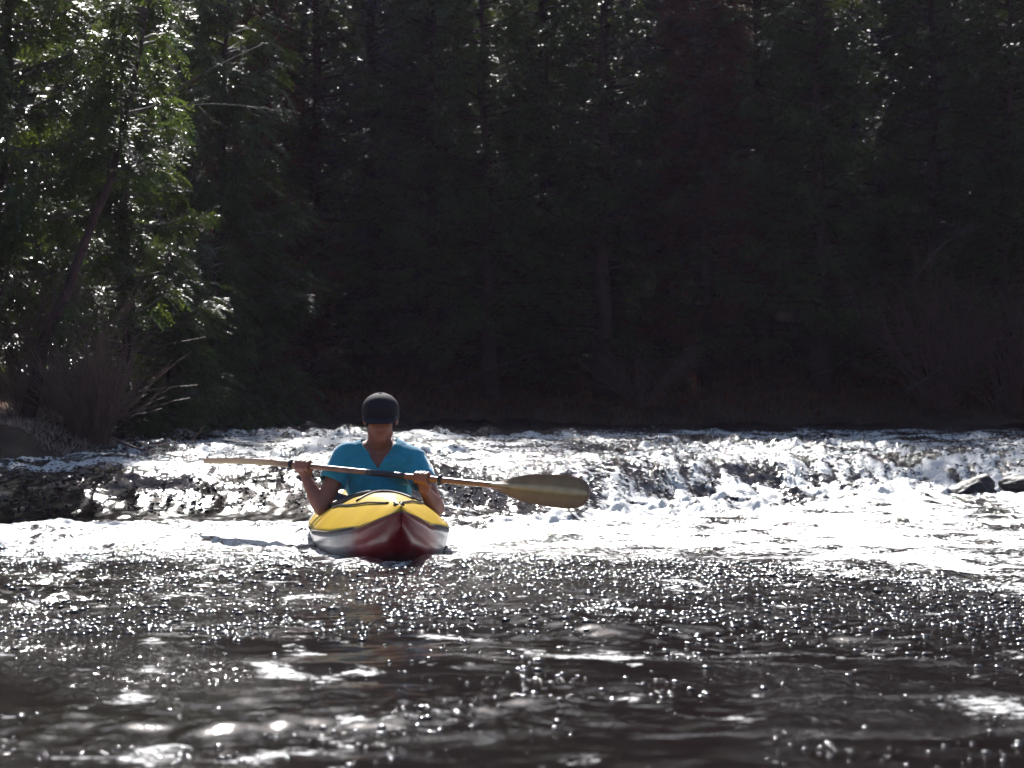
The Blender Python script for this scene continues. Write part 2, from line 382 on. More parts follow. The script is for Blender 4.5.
# near group on the left bank (about 21-24 m)
pA = cedar(11, 4.05, 1.25, .08, 135, 60, .17, 16, .0068, .065, (.25, .1), shape=.6)
pB = cedar(12, 4.0, .80, .05, 120, 40, .16, 16, .0068, .06, (-.1, .0), bend=.12, shape=.6)
pC = cedar(13, 2.4, .75, .02, 90, 40, .14, 14, .0068, .035)
pL = cedar(14, 3.1, .6, .52, 34, 34, .16, 14, .007, .045, (.95, .2), bend=.05)
G1 = 'cedars crowding the left bank'
def put(px, D): x = at_px(px, D); return (x, D, gz(x, D)-.03)
tree('cedar_tree', pA, (M['bark'], M['barkgrey'], M['cedar_bright']), put(-14, 21.2), .4, 'cedar with silvery glinting sprays at the left edge of the frame', 'tree', G1, 1.0)
tree('cedar_tree', pB, (M['bark'], M['barkgrey'], M['cedar']), put(128, 22.6), 1.9, 'green cedar with a dark trunk behind the bare bush on the bank', 'tree', G1, 1.0)
tree('cedar_tree', pA, (M['bark'], M['barkgrey'], M['cedar']), put(50, 24.4), 2.6, 'shaded cedar between the glinting cedar and the green cedar', 'tree', G1, .62)
tree('cedar_sapling', pC, (M['bark'], M['barkgrey'], M['cedar']), put(168, 23.2), .2, 'low cedar sapling with fringed tips hanging at the water edge', 'tree', G1, .82)
tree('cedar_sapling', pC, (M['bark'], M['barkgrey'], M['cedar']), put(214, 24.9), 2.4, 'slim cedar sapling standing right of the green cedar', 'tree', G1, .85)
tree('cedar_tree', pB, (M['bark'], M['barkgrey'], M['cedar_dark']), put(222, 26.6), 4.1, 'shaded cedar between the left bank cedars and the browned cedar', 'tree', G1, 1.15)
tree('leaning_tree', pL, (M['bark'], M['barkgrey'], M['cedar']), put(20, 20.4), 0., 'dark trunk leaning to the right over the grassy bank', 'tree', G1, 1.0)

# wall of forest across the river
pF = [cedar(30+i, [6.2, 5.8, 6.5, 6.0][i], [1.0, .85, 1.15, .95][i], [.03, .10, .05, .16][i], 150, 30, .20, 9, .012, [.09, .07, .10, .08][i], (r0, 0)) for i, r0 in enumerate([.1, -.15, .0, .2])]
G2 = 'dark conifers on the far bank'
FT = [ # px, distance, proto, material, scale, label
 (262, 29.3, 1, 'cedar_brown', .95, 'slender cedar browned on one side at the edge of the dark gap'),
 (318, 29.6, 0, 'cedar', 1.0, 'dull green cedar right of the browned cedar'),
 (372, 30.4, 2, 'pine', 1.0, 'blue-black conifer left of the kayaker on the far bank'),
 (428, 29.6, 3, 'cedar_dark', .98, 'dark cedar directly above the cap of the kayaker'),
 (491, 28.9, 1, 'cedar_dark', 1.02, 'conifer with a thick straight trunk just right of the kayaker'),
 (548, 30.2, 0, 'cedar_dark', 1.0, 'speckled cedar above the paddle blade'),
 (603, 29.0, 2, 'cedar', .95, 'broad green-tinged cedar right of the paddle blade'),
 (660, 30.8, 3, 'pine', 1.05, 'blue-black conifer behind the middle of the white water'),
 (706, 29.6, 1, 'cedar_brown', .98, 'rusty browned cedar right of centre'),
 (765, 30.0, 0, 'cedar_dark', 1.02, 'glint-flecked cedar over the right part of the rapids'),
 (822, 29.0, 3, 'cedar_dark', 1.0, 'shadowed cedar left of the dark notch in the forest'),
 (884, 30.9, 2, 'pine', 1.0, 'darkest conifer above the right hand rapids'),
 (935, 29.4, 0, 'cedar', .95, 'cedar catching light above the rusty thicket'),
 (1000, 28.9, 1, 'cedar', 1.0, 'cedar with a leaning trunk at the right edge'),
 (1062, 30.0, 2, 'cedar_dark', 1.0, 'dark cedar half outside the right edge'),
]
for i, (px, D, p, mt, sc, lb) in enumerate(FT):
    tree('conifer_tree', pF[p], (M['bark'], M['bark'], M[mt]), put(px, D), i*1.7, lb, 'tree', G2, sc).scale[2] = sc*.80
pM = [cedar(60+i, [6.2, 5.8, 6.5, 6.0][i], 1.15, .03, 110, 20, .30, 6, .024, .09) for i in range(4)]
# the wood behind them: one mass
rw = np.random.default_rng(5)
def mass(name, spots, label, mt, twoarg=0):
    V, Fq, T, b, tv, tf, tb = [], [], [], 0, [], [], 0
    for (x, y, p, s, a) in spots:
        (v1, f1), _, (cv, cf, ct) = pM[p]
        ca, sa = math.cos(a), math.sin(a); Rm = np.array([[ca, sa, 0], [-sa, ca, 0], [0, 0, 1]])
        off = np.array([x, y, gz(x, y)-.05])
        keep = np.repeat(rw.random(len(cf)//6) < (.5 if y < 39 else .8), 6)
        cf2 = cf[keep]
        V.append(cv@Rm*s+off); Fq.append(cf2+b); T.append(ct); b += len(cv)
        tv.append(v1@Rm*s+off); tf += [tuple(i+tb for i in q) for q in f1]; tb += len(v1)
    o = link(name, mesh(name, np.concatenate(V), np.concatenate(Fq), mt, False, {'tint': np.concatenate(T)}))
    tag(o, label, 'forest', kind='stuff')
    return link('trunks', mesh('trunks', np.concatenate(tv), tf, M['bark']), o)
spots = []
for row, (D, s, stp) in enumerate([(32.2, .85, 1.15), (34.6, 1.0, 1.45), (37.5, 1.25, 1.9), (41.5, 1.8, 2.6), (47, 2.6, 3.0)]):
    for x in np.arange(-9-row, 9+row, stp):
        if row == 0 and -3.3 < x < -2.2: continue
        spots.append((x+rw.normal(0, .25), D+rw.normal(0, .4), rw.integers(4), s*(.9+.2*rw.random()), rw.random()*6.28))
for k in range(26):
    side_ = -1 if k % 13 < 8 else 1
    spots.append((side_*(6.0+6.5*rw.random()), 12+19*rw.random(), rw.integers(4), .9+.3*rw.random(), rw.random()*6.28))
mass('forest', spots, 'dense unlit conifer wood filling the background behind the front trees', M['cedar_dark'])

# ------------------------------------------------------------------ bare shrubs, twigs, fallen branches
def shrub(seed, ht, spread, n=40, sub=3, up=1., r0=.006):
    r = np.random.default_rng(seed); parts = []
    for i in range(n):
        a = r.random()*6.28; lean = spread*(.2+.8*r.random())
        b = np.array([math.cos(a), math.sin(a), 0])*spread*.18*r.random()
        d = np.array([math.cos(a)*lean, math.sin(a)*lean, ht*up*(.6+.5*r.random())])
        n_ = 6; t = np.linspace(0, 1, n_)
        d += r.normal(0, .22*ht, 3)*np.array([1, 1, .6])
        pts = b+np.outer(t, d)+np.cumsum(r.normal(0, .03*ht, (n_, 3)), 0); pts[0, 2] = -.05
        parts.append(tube(pts, np.linspace(r0, r0*.35, n_), 4, False))
        for k in range(sub):
            s = r.integers(2, 5); dd = d*.35+r.normal(0, .16*ht, 3)
            q = pts[s]+np.outer(np.linspace(0, 1, 4), dd)+np.cumsum(r.normal(0, .01*ht, (4, 3)), 0)
            parts.append(tube(q, np.linspace(r0*.5, r0*.22, 4), 3, False))
    return join(parts)
def putshrub(name, seed, px, D, ht, spread, n, sub, mt, label, dz=0, r0=.006, tuft=0, group=None, up=1.):
    v, f = shrub(seed, ht, spread, n, sub, up, r0)
    x = at_px(px, D)
    o = link(name, mesh(name, v, f, mt), None, (x, D, gz(x, D)+dz)); tag(o, label, 'bush', group)
    return o
putshrub('bare_bush', 1, 92, 20.3, .62, .42, 120, 4, M['tan'], 'fan shaped leafless bush rooted at the tip of the left bank', r0=.0055)
putshrub('bare_bush', 2, 30, 20.9, 1.0, .6, 70, 5, M['tan'], 'tangled leafless bush under the leaning trunk', r0=.005)
putshrub('bare_bush', 3, 940, 28.4, 1.15, .8, 70, 5, M['rust'], 'rusty leafless thicket bush on the far bank near the right edge', r0=.008)
putshrub('bare_bush', 4, 1010, 28.3, 1.0, .7, 60, 5, M['rust'], 'rusty leafless bush cut by the right edge of the frame', r0=.008)
putshrub('bare_bush', 5, 640, 28.6, .5, .6, 40, 4, M['rust'], 'small leafless bush on the far bank beyond the white water', r0=.007)
putshrub('bare_bush', 6, 268, 28.4, .6, .5, 40, 3, M['twig'], 'low leafless bush at the foot of the browned cedar', r0=.007)
def branch(name, pts, r0, mt, label, seed, subs=5, sl=.25, cat='branch', r1=.3):
    r = np.random.default_rng(seed); pts = spline(np.array(pts), 5)
    ps = [tube(pts, np.linspace(r0, r0*r1, len(pts)), 7)]
    for k in range(subs):
        i = r.integers(len(pts)//4, len(pts)-1); d = (pts[-1]-pts[0]); d = d/np.linalg.norm(d)*sl*.6+r.normal(0, sl*.45, 3)
        q = pts[i]+np.outer(np.linspace(0, 1, 5), d)+np.vstack([[0, 0, 0], np.cumsum(r.normal(0, .015*sl/.25, (4, 3)), 0)])
        ps.append(tube(q, np.linspace(r0*.45, r0*.15, 5), 4))
    v, f = join(ps); org = pts[0]
    o = link(name, mesh(name, v-org, f, mt), None, org); return tag(o, label, cat)
branch('dead_branch', [P(262, 414, 28.2), P(278, 403, 28.1), P(301, 383, 28.2)], .016, M['deadwood'], 'pale forked dead branch at the far water edge left of the kayaker', 1, 4, .2)
branch('dead_branch', [P(905, 392, 28.2), P(950, 363, 28.1), P(985, 338, 28.3)], .014, M['barkgrey'], 'long pale dead branch slanting up through the rusty thicket', 2, 5, .3)
branch('dead_branch', [P(913, 280, 28.2), P(945, 243, 28.0), P(985, 224, 28.2)], .011, M['barkgrey'], 'thin pale branch sticking out above the rusty thicket', 3, 6, .3)
branch('dead_branch', [P(160, 100, 22.2), P(205, 72, 22.0), P(262, 44, 22.4)], .009, M['barkgrey'], 'bare grey branch reaching into the dark gap at upper left', 4, 5, .3)
branch('dead_branch', [P(172, 108, 22.4), P(215, 104, 22.1), P(268, 108, 22.5)], .009, M['barkgrey'], 'thin level twig below the bare grey branch at upper left', 5, 6, .3)
branch('dead_branch', [P(430, 392, 28.3), P(540, 352, 28.6), P(610, 330, 28.8)],   .014, M['bark'], 'faint fallen bough leaning in the shade right of the kayaker', 6, 5, .3)
branch('twig_spray', [P(112, 438, 19.9), P(150, 452, 19.6), P(205, 459, 19.4)], .008, M['twig'], 'thin twigs trailing over the water from the bank tip', 7, 16, .26)
branch('driftwood_log', [P(-60, 459, 20.2), P(20, 450, 20.1), P(118, 447, 20.0)], .03, M['wetlog'], 'dark drift log lying along the foot of the left bank', 8, 2, .2)

# dry grass on the bank: nobody could count it
def blades(name, n, fx, fy, hh, wid, mt, label, seed, lay=.8):
    r = np.random.default_rng(seed)
    x = r.uniform(*fx, n*4); y = r.uniform(*fy, n*4)
    d = np.maximum(bank_left(y)-x, y-28.1)
    k = (d > .03) & (noise(x*1.3, y*1.3, 80) > -.5); x, y = x[k][:n], y[k][:n]; n = len(x)
    z = ground(x, y); h = hh*(.4+r.random(n)); a = r.random(n)*6.28
    up = np.stack([np.cos(a)*lay*r.random(n), np.sin(a)*lay*r.random(n), .3+.7*r.random(n)], -1); up /= np.linalg.norm(up, axis=1)[:, None]
    b = np.stack([x, y, z-.01], -1); s = np.stack([-np.sin(a), np.cos(a), 0*a], -1)*wid
    m1 = b+up*h[:, None]*.6; t = b+up*h[:, None]-np.array([0, 0, 1])*h[:, None]*.25
    V = np.stack([b-s, b+s, m1+s*.8, m1-s*.8, t], 1).reshape(-1, 3)
    i = np.arange(n)*5
    f = np.concatenate([np.stack([i, i+1, i+2, i+3], -1), np.stack([i+3, i+2, i+4, i+4], -1)[:, :]])
    f3 = [tuple(q) for q in f[:n].tolist()]+[tuple(q[:3]) for q in f[n:].tolist()]
    o = link(name, mesh(name, V, f3, mt, False, {'tint': np.repeat(np.clip(r.normal(.5, .25, n), 0, 1), 5)}))
    return tag(o, label, 'grass', kind='stuff')
blades('dry_grass', 16000, (-5.0, -2.5), (19.2, 22.5), .085, .0035, M['straw'], 'matted pale dry grass on the left bank', 1, 1.6)
blades('leaf_litter', 14000, (-6, 7), (27.8, 30), .10, .008, M['cedar_brown'], 'brown litter and dead stalks on the far bank', 2, .9)

# ------------------------------------------------------------------ rocks
def rock(name, seed, loc, sc, mt, label, cat='rock', rz=0, ry=0):
    bm = bmesh.new(); bmesh.ops.create_icosphere(bm, subdivisions=4, radius=1)
    r = np.random.default_rng(seed); cuts = r.normal(size=(9, 3)); cuts /= np.linalg.norm(cuts, axis=1)[:, None]
    for v in bm.verts:
        p = np.array(v.co)
        for c in cuts:
            e = p@c-.72
            if e > 0: p = p-c*e*.85
        nn = float(noise(np.array([p[0]*2.5+seed]), np.array([p[1]*2.5+p[2]*1.7]), 90)[0])*.16+float(noise(np.array([p[0]*7+seed]), np.array([p[1]*7+p[2]*5]), 91)[0])*.05
        v.co = Vector(p*(1+nn)*np.array(sc))
    me = bpy.data.meshes.new(name); bm.to_mesh(me); bm.free(); me.materials.append(mt)
    me.polygons.foreach_set('use_smooth', [True]*len(me.polygons))
    return tag(link(name, me, None, loc, (0, ry, rz)), label, cat)
def wz(x, y): return float(river(np.array([float(x)]), np.array([float(y)]))[0][0])
p = P(976, 496, 18.6); rock('river_rock', 3, (p[0]-.06, p[1], p[2]+.02), (.24, .2, .085), M['rock'], 'wedge shaped dark wet rock in the white water near the right edge', rz=.2, ry=-.35)
p = P(1020, 487, 19.0); rock('river_rock', 5, (p[0], p[1], p[2]+.01), (.14, .16, .07), M['rock'], 'small dark rock cut by the right edge beside the wedge rock')
p = P(-6, 467, 18.4); rock('river_rock', 7, (p[0], p[1], p[2]-.03), (.13, .2, .08), M['rock'], 'small dark boulder at the left edge below the grassy bank')
p = P(838, 455, 21.2); rock('river_rock', 8, (p[0], p[1], p[2]-.08), (.3, .2, .10), M['rock'], 'low rock half under the lip of the right hand drop')

# ------------------------------------------------------------------ kayak
WL = .035                                    # water level at the kayak
def kz_deck(s): return np.interp(s, [0, .06, .25, .45, .62, .8, .93, 1], [.24, .22, .17, .205, .235, .230, .215, .215])   # ridge height over waterline, stern..bow
def kz_gun(s): return np.interp(s, [0, .1, .3, .55, .75, .9, 1], [.20, .15, .085, .062, .078, .115, .19])
def kz_keel(s): return np.interp(s, [0, .03, .1, .25, .75, .9, .97, 1], [.12, .0, -.07, -.11, -.11, -.07, .0, .13])
def kw(s): return .312*np.clip(1-np.abs(2*s-1)**2.4, 0, 1)**.85+.004
ns_ = 90; S = .5-.5*np.cos(np.linspace(0, math.pi, ns_))
def kpt(s, lat, z):                          # kayak local: x lateral, y forward (bow +y)
    return np.stack([lat, (s-.5)*KL+0*lat, z], -1)
hv = []
nh = 24
for s in S:
    th = np.linspace(-math.pi/2, math.pi/2, nh+1)
    w_ = kw(s); g, k_ = kz_gun(s), kz_keel(s)
    e = .75
    lat = w_*np.sign(np.sin(th))*np.abs(np.sin(th))**e
    z = g-(g-k_)*np.abs(np.cos(th))**.9
    hv.append(kpt(s, lat, z))
hv = np.array(hv)
rake = lambda v: v+np.stack([0*v[..., 0], .10*sstep(.8, 1, v[..., 1]/KL+.5)*np.clip((v[..., 2])/.2, -.5, 1.2)-.10*sstep(.8, 1, .5-v[..., 1]/KL)*np.clip(v[..., 2]/.2, -.5, 1.2), 0*v[..., 0]], -1)
hv = rake(hv)
def gridfaces(a, b, flip=False, skip=None):
    f = []
    for i in range(a-1):
        for j in range(b-1):
            if skip is not None and skip[i, j]: continue
            q = (i*b+j, i*b+j+1, (i+1)*b+j+1, (i+1)*b+j)
            f.append(q[::-1] if flip else q)
    return f
nd = 33
dv = []
for s in S:
    t = np.linspace(-1, 1, nd); g, k_ = kz_gun(s), kz_deck(s)
    w_ = kw(s)
    z = g+(k_-g)*(1-np.abs(t)**np.interp(s, [.5, .7, 1], [2.3, 2.0, 1.2]))
    dv.append(kpt(s, w_*1.012*t, z+.003))
dv = rake(np.array(dv))
cs, cl, cwid = -.32, .40, .21                 # cockpit centre along the hull, half length, half width
ctr = dv[..., :].copy()
ins = ((dv[..., 1]-cs)/cl)**2+(dv[..., 0]/cwid)**2 < 1
skip = ins[:-1, :-1] & ins[1:, :-1] & ins[:-1, 1:] & ins[1:, 1:]
kroot = link('kayak', None, None, (KC[0], KC[1], WL)); 
kroot.rotation_euler = (R(0.2), R(1.8), math.atan2(KD[1], KD[0])-math.pi/2)
tag(kroot, 'kayak with yellow deck and red bow coming down towards the viewer', 'kayak')
# hull paint: red bow and keel, scuffed white flank
m, nt, out = newmat('hull_plastic'); tc = N(nt, 'ShaderNodeTexCoord'); sx = N(nt, 'ShaderNodeSeparateXYZ'); nt.links.new(tc.outputs['Object'], sx.inputs[0])
nz = N(nt, 'ShaderNodeTexNoise', inp={'Scale': 7, 'Detail': 6, 'Roughness': .65}); nt.links.new(tc.outputs['Object'], nz.inputs['Vector'])
a1 = N(nt, 'ShaderNodeMath', operation='MULTIPLY_ADD', inp={1: -3.0}); nt.links.new(sx.outputs[2], a1.inputs[0])   # lower = redder
a2 = N(nt, 'ShaderNodeMath', operation='MULTIPLY_ADD', inp={1: 1.8}); nt.links.new(sx.outputs[1], a2.inputs[0]); nt.links.new(nz.outputs[0], a2.inputs[2])
nt.links.new(a2.outputs[0], a1.inputs[2])
rp = object_ramp(nt, a1.outputs[0], [(0, (.62, .58, .56)), (.86, (.60, .55, .52)), (1.0, (.30, .018, .025))])
mrr = N(nt, 'ShaderNodeMapRange', inp={'From Min': -.5, 'From Max': 2.45}); nt.links.new(a1.outputs[0], mrr.inputs[0]); nt.links.new(mrr.outputs[0], rp.inputs[0])
nz2 = N(nt, 'ShaderNodeTexNoise', inp={'Scale': 45, 'Detail': 5}); nt.links.new(tc.outputs['Object'], nz2.inputs['Vector'])
sc2 = N(nt, 'ShaderNodeMapRange', inp={'From Min': .62, 'From Max': .72}); nt.links.new(nz2.outputs[0], sc2.inputs[0])
mc = N(nt, 'ShaderNodeMix', data_type='RGBA'); mc.inputs[7].default_value = (.20, .15, .14, 1); nt.links.new(sc2.outputs[0], mc.inputs[0]); nt.links.new(rp.outputs[0], mc.inputs[6])
b = N(nt, 'ShaderNodeBsdfPrincipled', inp={'Roughness': .28, 'Coat Weight': .3, 'Coat Roughness': .1}); nt.links.new(mc.outputs[2], b.inputs['Base Color']); nt.links.new(b.outputs[0], out.inputs[0])
M['hull'] = m
for n_ in M['shirt'].node_tree.nodes:
    if n_.type == 'BSDF_PRINCIPLED': n_.inputs['Sheen Weight'].default_value = .7; n_.inputs['Sheen Roughness'].default_value = .35
M['deck'] = pmat('deck_plastic', (.74, .46, .02), .32, .5, .10, 5, .0015, 30, coat=.2, col2=(.80, .52, .03))
hull = part('hull', hv.reshape(-1, 3), gridfaces(ns_, nh+1, True), M['hull'], kroot)
deck = part('deck', dv.reshape(-1, 3), gridfaces(ns_, nd, False, skip), M['deck'], kroot)
for o in (hull, deck):
    sm = o.modifiers.new('thick', 'SOLIDIFY'); sm.thickness = .006; sm.offset = -1
def deckz(x, y):
    s = y/KL+.5; g, k_ = kz_gun(s), kz_deck(s); w_ = kw(s)
    return g+(k_-g)*(1-np.clip(np.abs(x)/w_, 0, 1)**np.interp(s, [.5, .7, 1], [2.3, 2.0, 1.2]))+.006
th = np.linspace(0, 2*math.pi, 60)
cx, cy = (cwid+.006)*np.cos(th), cs+(cl+.006)*np.sin(th)
part('coaming', *tube(np.stack([cx, cy, deckz(cx, cy)+.008], -1), .010, 8, False), M['black'], kroot)
part('seam_line', *join([tube(np.stack([sg*(kw(S)*1.0+.004), (S-.5)*KL, kz_gun(S)+.002], -1)[3:-3], .0035, 6) for sg in (-1, 1)]), M['black'], kroot)
def deckline(pts, r_, mt, name):
    q = spline(np.array([(a, b_, 0) for a, b_ in pts]), 8); q[:, 2] = deckz(q[:, 0], q[:, 1])+r_
    return part(name, *tube(q, r_, 6), mt, kroot)
deckline([(-.20, .25), (.0, .42), (.13, .62)], .005, M['black'], 'bungee_cord')
deckline([(.20, .25), (.0, .42), (-.13, .62)], .005, M['black'], 'bungee_cord')
deckline([(-.21, .05), (-.17, .55), (-.09, .95), (-.03, 1.25)], .005, M['black'], 'deck_rope')
deckline([(.21, .05), (.17, .55), (.09, .95), (.03, 1.25)], .005, M['black'], 'deck_rope')
# bow handle: cord loop and toggle
q = spline([(-.012, 1.36, deckz(0, 1.36)), (-.016, 1.44, .225), (0, 1.50, .216), (.016, 1.44, .225), (.012, 1.36, deckz(0, 1.36))], 6)
hd = part('bow_handle', *tube(q, .004, 6), M['black'], kroot)
link('toggle', mesh('toggle', *tube([(-.022, 1.50, .217), (0, 1.503, .217), (.022, 1.50, .217)], .0065, 10), M['black']), hd)
# seat
sv = []
for v_ in np.linspace(-.25, .2, 12):
    for u_ in np.linspace(-.19, .19, 13):
        back = max(0, (-.12-v_)/.13)
        sv.append((u_, cs-.02+v_-.05*back, -.075+.05*(u_/.19)**2+.26*back**1.3))
st = part('seat', sv, gridfaces(12, 13), M['black'], kroot); sm = st.modifiers.new('t', 'SOLIDIFY'); sm.thickness = .012

# ------------------------------------------------------------------ paddle
PL, PR = P(205, 455.5, 14.70), P(592, 495.5, 13.70)
pu = (PR-PL)/np.linalg.norm(PR-PL); plen = np.linalg.norm(PR-PL)
porg = (PL+PR)/2
proot = link('kayak_paddle', None, None, porg)
tag(proot, 'long wooden double paddle held level across the chest', 'paddle')
def pp(t): return PL+pu*plen*t-porg
part('shaft', *tube([pp(t) for t in np.linspace(.17, .80, 20)], .0138, 14), M['shaft'], proot)
part('shaft_mid', *tube([pp(t) for t in np.linspace(.435, .535, 6)], .0152, 14), M['dark_mid'], proot)  # darker, slightly thicker middle stretch of the shaft
for t in (.235, .625):
    part('drip_ring', *tube([pp(t-.004), pp(t-.002), pp(t+.002), pp(t+.004)], [.016, .025, .025, .016], 14), M['black'], proot)
m, nt, out = newmat('blade_wood'); tc = N(nt, 'ShaderNodeTexCoord')
at = N(nt, 'ShaderNodeAttribute', attribute_name='across')
rp = object_ramp(nt, at.outputs['Fac'], [(0, (.22, .13, .08)), (.22, (.32, .20, .12)), (.38, (.30, .21, .09)), (.48, (.60, .48, .30)), (.56, (.60, .48, .30)), (.66, (.32, .22, .11)), (1, (.24, .14, .09))])
nz = N(nt, 'ShaderNodeTexNoise', inp={'Scale': 18, 'Detail': 5}); nt.links.new(tc.outputs['Object'], nz.inputs['Vector'])
ml = N(nt, 'ShaderNodeMix', data_type='RGBA', blend_type='MULTIPLY', inp={0: .5}); nt.links.new(rp.outputs[0], ml.inputs[6]); nt.links.new(nz.outputs[0], ml.inputs[7])
b = N(nt, 'ShaderNodeBsdfPrincipled', inp={'Roughness': .55}); nt.links.new(ml.outputs[2], b.inputs['Base Color']); nt.links.new(b.outputs[0], out.inputs[0])
M['blade'] = m
def blade(t0, t1, wdir):
    """wdir: the blade's width axis"""
    a, b_ = pp(t0), pp(t1); ax = b_-a; L = np.linalg.norm(ax); ax = ax/L
    wd = wdir-ax*(wdir@ax); wd /= np.linalg.norm(wd); nn = np.cross(ax, wd)
    ni, nj = 36, 17; V, A = [], []
    for sgn in (1, -1):
        for i in range(ni):
            s = i/(ni-1)
            hw = np.interp(s, [0, .08, .2, .35, .55, .75, .88, .95, .985, 1], [.016, .022, .046, .066, .076, .078, .070, .056, .036, .006])
            cen = .004*math.sin(s*3)
            for j in range(nj):
                v_ = j/(nj-1)*2-1
                thick = .0035*(1-v_*v_)**.5+.013*math.exp(-(v_*hw/.012)**2)*(1-s)**.6*(1 if s < .97 else 0)
                V.append(a+ax*L*s+wd*(hw*v_+cen)+nn*(sgn*thick+.035*(s*s)+-.012*v_*v_)); A.append(j/(nj-1))
    n1_ = ni*nj
    f = gridfaces(ni, nj)+[tuple(i+n1_ for i in q)[::-1] for q in gridfaces(ni, nj)]
    for i in range(ni-1):
        for j in (0, nj-1):
            q = (i*nj+j, (i+1)*nj+j, n1_+(i+1)*nj+j, n1_+i*nj+j); f.append(q if j else q[::-1])
    for i in (0, ni-1):
        for j in range(nj-1):
            f.append((i*nj+j, i*nj+j+1, n1_+i*nj+j+1, n1_+i*nj+j))
    V = np.array(V)
    return link('blade', mesh('blade', V, f, M['blade'], True, {'across': A}), proot)
blade(.752, 1.0, np.array([0, .25, 1.]))
blade(.235-.0, .0, np.array([.1, 1., -.07]))

# ------------------------------------------------------------------ person
def capsule(bm, a, b, ra, rb, sq=(1, 1, 1)):
    a, b = np.array(a, float), np.array(b, float); pts = []
    for c, r_ in ((a, ra), (b, rb)):
        for i in range(1, 8):
            ph = math.pi*i/8
            for j in range(14):
                th_ = 2*math.pi*j/14
                pts.append(c+r_*np.array([math.sin(ph)*math.cos(th_)*sq[0], math.sin(ph)*math.sin(th_)*sq[1], math.cos(ph)*sq[2]]))
        pts.append(c+np.array([0, 0, r_*sq[2]])); pts.append(c-np.array([0, 0, r_*sq[2]]))
    vs = [bm.verts.new(p_) for p_ in pts]
    res = bmesh.ops.convex_hull(bm, input=vs)
    bmesh.ops.delete(bm, geom=[e for e in res['geom_interior'] if isinstance(e, bmesh.types.BMVert)], context='VERTS')
def ell(bm, c, r3, rot=None):
    Mx = Matrix.Translation(Vector(c)) @ (rot.to_4x4() if rot else Matrix.Identity(4)) @ Matrix.Diagonal((*r3, 1))
    bmesh.ops.create_icosphere(bm, subdivisions=3, radius=1, matrix=Mx)
def remesh(name, build, vox, smooth=3, fac=.5, mat=None):
    bm = bmesh.new(); build(bm); me = bpy.data.meshes.new('tmp'); bm.to_mesh(me); bm.free()
    o = bpy.data.objects.new('tmp', me); C.objects.link(o)
    rm = o.modifiers.new('r', 'REMESH'); rm.mode = 'VOXEL'; rm.voxel_size = vox; rm.use_smooth_shade = True
    s = o.modifiers.new('s', 'SMOOTH'); s.iterations = smooth; s.factor = fac
    dg = bpy.context.evaluated_depsgraph_get(); dg.update()
    new = bpy.data.meshes.new_from_object(o.evaluated_get(dg)); new.name = name
    bpy.data.objects.remove(o); bpy.data.meshes.remove(me)
    new.materials.clear()
    if mat: new.materials.append(mat)
    return new
V3 = lambda *a: np.array(a, float)
PX = at_px(379, 14.5)                      # torso centre
org = V3(PX, 14.5, WL-.06)
shL, shR = P(344, 459, 14.5), P(413, 460, 14.46)
elL, elR = P(321, 508, 14.40), P(437, 508, 14.33)
tL, tR = .268, .578
gL, gR = PL+pu*plen*tL, PL+pu*plen*tR       # grip points on the shaft
neckb, headc = P(379, 449, 14.5), P(380.5, 418, 14.40)
pel = V3(PX, 14.56, .045); waist = V3(PX, 14.57, .17); chest = V3(PX, 14.53, .33)
fwd = V3(KD[0], KD[1], 0)
side = V3(KS[0], KS[1], 0)
def hand(bm, g, el, sgn):
    """fist closed round the shaft: fingers go over the top and down the front"""
    u = pu; w_ = V3(0, 0, 1)-pu*pu[2]; w_ /= np.linalg.norm(w_); n_ = np.cross(u, w_); n_ = n_ if n_[1] < 0 else -n_   # n_ to the viewer
    wr = g-n_*.030-w_*.058
    pt = lambda ang, rad, s: g+u*s+rad*(math.cos(ang)*n_+math.sin(ang)*w_)
    for k in range(4):
        s = (k-1.5)*.0205; rf = [.0092, .0098, .0094, .0082][k if sgn > 0 else 3-k]
        angs = [R(165), R(100), R(40), R(-25), R(-75)]
        rr = .0165+rf*.9
        ch = [pt(a_, rr+(.006 if i == 0 else 0), s) for i, a_ in enumerate(angs)]
        for i in range(4): capsule(bm, ch[i], ch[i+1], rf*(1.12-.06*i), rf*(1.06-.06*i))
        capsule(bm, wr+u*s*.5, ch[0], .013, .0115)
    capsule(bm, wr, g-n_*.026+w_*.006, .021, .022)
    # thumb, from the inner side of the palm base, closing underneath
    i0 = wr+u*(-sgn)*.016+w_*.012
    t1 = pt(R(235), .034, -sgn*.034); t2 = pt(R(285), .028, -sgn*.030); t3 = pt(R(335), .027, -sgn*.022)
    capsule(bm, i0, t1, .014, .0115); capsule(bm, t1, t2, .0112, .0102); capsule(bm, t2, t3, .0102, .0085)
    capsule(bm, el, el+(wr-el)*.35, .037, .040); capsule(bm, el+(wr-el)*.35, wr, .040, .0245)
hrot = Matrix.Rotation(R(13), 3, 'X')        # head bowed towards the viewer
def hp(x, y, z): return headc+np.array(hrot @ Vector((x, y, z)))
